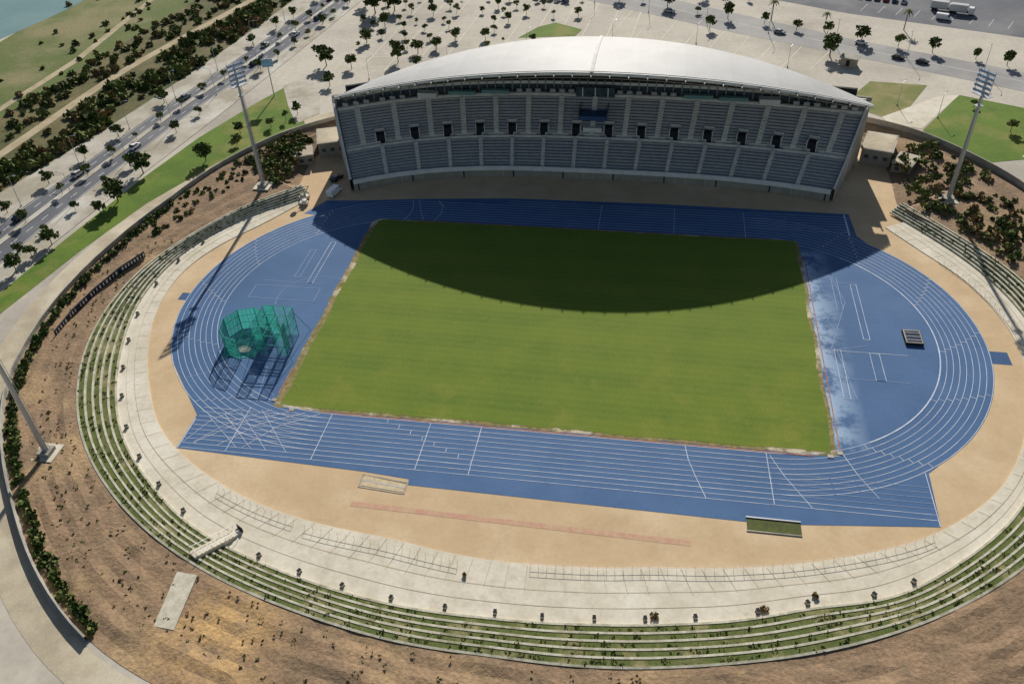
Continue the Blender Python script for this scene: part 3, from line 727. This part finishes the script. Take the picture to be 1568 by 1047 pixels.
for x,y,r in ((22.5,-73.5,.7),(39,-70,.7),(47,-66.5,.5),(-8,-70,.25)): leafcloud(B,(x,y,.5),(r,r,r*.5),60,.2,'leafd')
B.obj('dry_shrub')
# ------------------------------------------------------------ vehicles
def prism(B,prof_,w,m,taper=0):
    n=len(prof_); k=len(B.v); mi=B.mi(m)
    for sgn in (-1,1):
        for x,z_ in prof_: B.v.append((x,sgn*(w/2-(taper if z_>1.0 else 0)),z_))
    for i in range(n):
        j=(i+1)%n; B.f.append((k+i,k+j,k+n+j,k+n+i)); B.m.append(mi)
    B.f.append(tuple(k+i for i in range(n))[::-1]);B.m.append(mi);B.f.append(tuple(k+n+i for i in range(n)));B.m.append(mi)
def wheels(B,xs,w,r=.33):
    for x in xs:
        for sgn in (-1,1): B.beam((x,sgn*(w/2-.1),r),(x,sgn*(w/2+.04),r),r,'tyre',n=12)
def car(x,y,rot,paint,z=3.03):
    B=MB(); prism(B,[(-2.1,.35),(2.1,.35),(2.15,.7),(1.9,.85),(1.1,.95),(-1.9,.98),(-2.12,.8)],1.75,paint)
    prism(B,[(1.05,.95),(.35,1.4),(-1.2,1.42),(-1.85,.98)],1.55,'glass',taper=.12); prism(B,[(.3,1.41),(.25,1.46),(-1.15,1.47),(-1.2,1.43)],1.3,paint)
    wheels(B,(-1.3,1.35),1.7); o=B.obj('car',loc=(x,y,z)); o.rotation_euler[2]=rot; fixn(o); return o
def van(x,y,rot,z=0,name='van'):
    B=MB(); prism(B,[(-2.6,.4),(2.5,.4),(2.6,.9),(2.1,1.2),(1.5,2.1),(-2.6,2.15)],1.9,paints[0],taper=.05); prism(B,[(2.12,1.25),(1.62,2.0),(1.5,2.0),(1.5,1.25)],1.93,'glass')
    wheels(B,(-1.6,1.7),1.8,.36); o=B.obj(name,loc=(x,y,z)); o.rotation_euler[2]=rot; fixn(o); return o
def truck(x,y,rot,z=3.03):
    B=MB(); B.box((-1.2,0,.9),(6.6,2.3,.25),'dark'); B.box((-1.4,0,2.2),(6.0,2.4,2.4),paints[5]); prism(B,[(2,.5),(4.1,.5),(4.1,1.6),(3.7,2.7),(2,2.7)],2.3,paints[0]); B.box((3.95,0,2.0),(.3,2.0,.8),'glass')
    wheels(B,(-3.4,-2.4,3.1),2.2,.5); o=B.obj('truck',loc=(x,y,z)); o.rotation_euler[2]=rot; return o
van(-69,48,1.35,-.02); car(-71,56,1.2,paints[1],-.02)
B=MB(); B.box((0,0,.5),(2.6,1.5,.6),'aisle'); B.box((-.3,0,1.1),(1.2,1.2,.8),'conc2'); B.beam((0,0,1.4),(1.9,0,3.1),.14,'aisle'); B.beam((1.9,0,3.1),(-.8,0,3.9),.12,'aisle'); B.box((-1.2,0,3.9),(1.1,1.1,.9),'conc2'); wheels(B,(-.9,.9),1.4,.38); B.obj('aerial_lift',loc=(-76.5,44.5,.1)).rotation_euler[2]=.9
B=MB(); B.box((0,0,.5),(2.2,1.3,.6),'aisle'); B.box((.2,0,1.1),(1.2,1.1,.7),'white'); wheels(B,(-.7,.7),1.2,.35); B.obj('utility_cart',loc=(-75.5,41.5,.1))
pr=np.gradient(mid,YS)
for y,side,c in ((20,-1,1),(62,1,0),(100,-1,2),(128,1,1),(150,-1,0),(176,1,4),(200,-1,3),(44,-1,5),(160,1,0)):
    k=int(np.argmin(abs(YS-y))); car(mid[k]+side*3.0,YS[k],math.pi/2-pr[k],paints[c])
for x,y,c in ((97,150,1),(104,146.5,1),(87,163,0),(60,172,2),(20,193,5)): car(x,y,-.5,paints[c])
for i,c in enumerate((1,1,2,0,4)): car(-34+i*3.0,207-i*1.0,1.1,paints[c])
truck(122,200,-.35); truck(128,196.5,-.35)
for i in range(6): car(94+i*3.1,214-i*1.2,1.2,paints[i%6])
van(120,190,-.4,3.03)
def lamp(x,y,rot,h=9):
    B=MB(); B.beam((0,0,0),(0,0,h),.1,'steel',.06,6); B.beam((0,0,h),(1.8,0,h+.4),.05,'steel',n=5); B.box((2,0,h+.4),(.7,.25,.14),'lamp'); B.box((0,0,.2),(.35,.35,.4),'conc2')
    o=B.obj('street_lamp',loc=(x,y,3.05)); o.rotation_euler[2]=rot
for k in range(0,len(YS),4):
    if -30<YS[k]<240: lamp(R1[k]+1,YS[k]+3,math.pi); lamp(R0[k]-1,YS[k],0)
for x in range(-10,150,22): lamp(x,203-.47*(x+10)*1.0,-2.)
for x,y in ((-80,120),(-55,132),(-30,150),(0,160),(30,160),(60,140),(90,112),(100,104)): lamp(x,y,1.,7)
B=MB(); B.beam((0,0,0),(0,0,10),.18,'steel',n=8); B.box((0,0,11.2),(3.6,.3,2.6),'steel',.3); B.box((.07,-.2,11.2),(3.3,.1,2.3),'bill',.3); B.box((-.06,.2,11.2),(3.3,.1,2.3),'bill',.3); B.obj('billboard',loc=(-108,104,3.05))
e=bpy.data.objects.new('kiosk',None); COL.objects.link(e)
B=MB(); B.box((80,143,4.4),(5,3.5,2.8),'wall',-.4); B.box((80,143,5.95),(5.8,4.3,.3),'conc2',-.4); B.box((79.3,141.3,4.4),(1.2,.1,2.),'dark',-.4); o=B.obj('kiosk_shell'); o.parent=e
# ------------------------------------------------------------ light, camera
el=math.radians(28.5); az_dir=math.radians(94)
sv=Vector((math.cos(el)*math.cos(az_dir),math.cos(el)*math.sin(az_dir),math.sin(el)))
sl=bpy.data.lights.new('sun','SUN'); sl.energy=5.0; sl.angle=math.radians(.5); sl.color=(1,.95,.87)
so=bpy.data.objects.new('sun',sl); COL.objects.link(so); so.rotation_euler=sv.to_track_quat('Z','Y').to_euler(); so.location=(0,200,150)
wd=bpy.data.worlds.new('World'); SC.world=wd; wd.use_nodes=True; nt=wd.node_tree
sk=nt.nodes.new('ShaderNodeTexSky'); sk.sky_type='NISHITA'; sk.sun_disc=False; sk.sun_elevation=el; sk.sun_rotation=math.radians(90)-az_dir
bg=nt.nodes['Background']; bg.inputs[1].default_value=.055; nt.links.new(sk.outputs[0],bg.inputs[0])
SC.view_settings.view_transform='Standard'; SC.view_settings.look='None'; SC.view_settings.exposure=0
p=[16.7325,-149.043,115.9365,0.1887,0.6873,-0.047,1.2986]
cy,sy=math.cos(p[3]),math.sin(p[3]); f=Vector((-sy*math.cos(p[4]),cy*math.cos(p[4]),-math.sin(p[4]))); r=Vector((cy,sy,0)); u=r.cross(f)
r2=r*math.cos(p[5])+u*math.sin(p[5]); u2=-r*math.sin(p[5])+u*math.cos(p[5])
cd=bpy.data.cameras.new('camera'); cam=bpy.data.objects.new('camera',cd); COL.objects.link(cam)
mt=Matrix((r2,u2,-f)).transposed().to_4x4(); mt.translation=Vector(p[:3]); cam.matrix_world=mt
cd.lens=36*p[6]*1000/1568; cd.sensor_width=36; cd.clip_end=8000; cd.clip_start=.5
SC.camera=cam
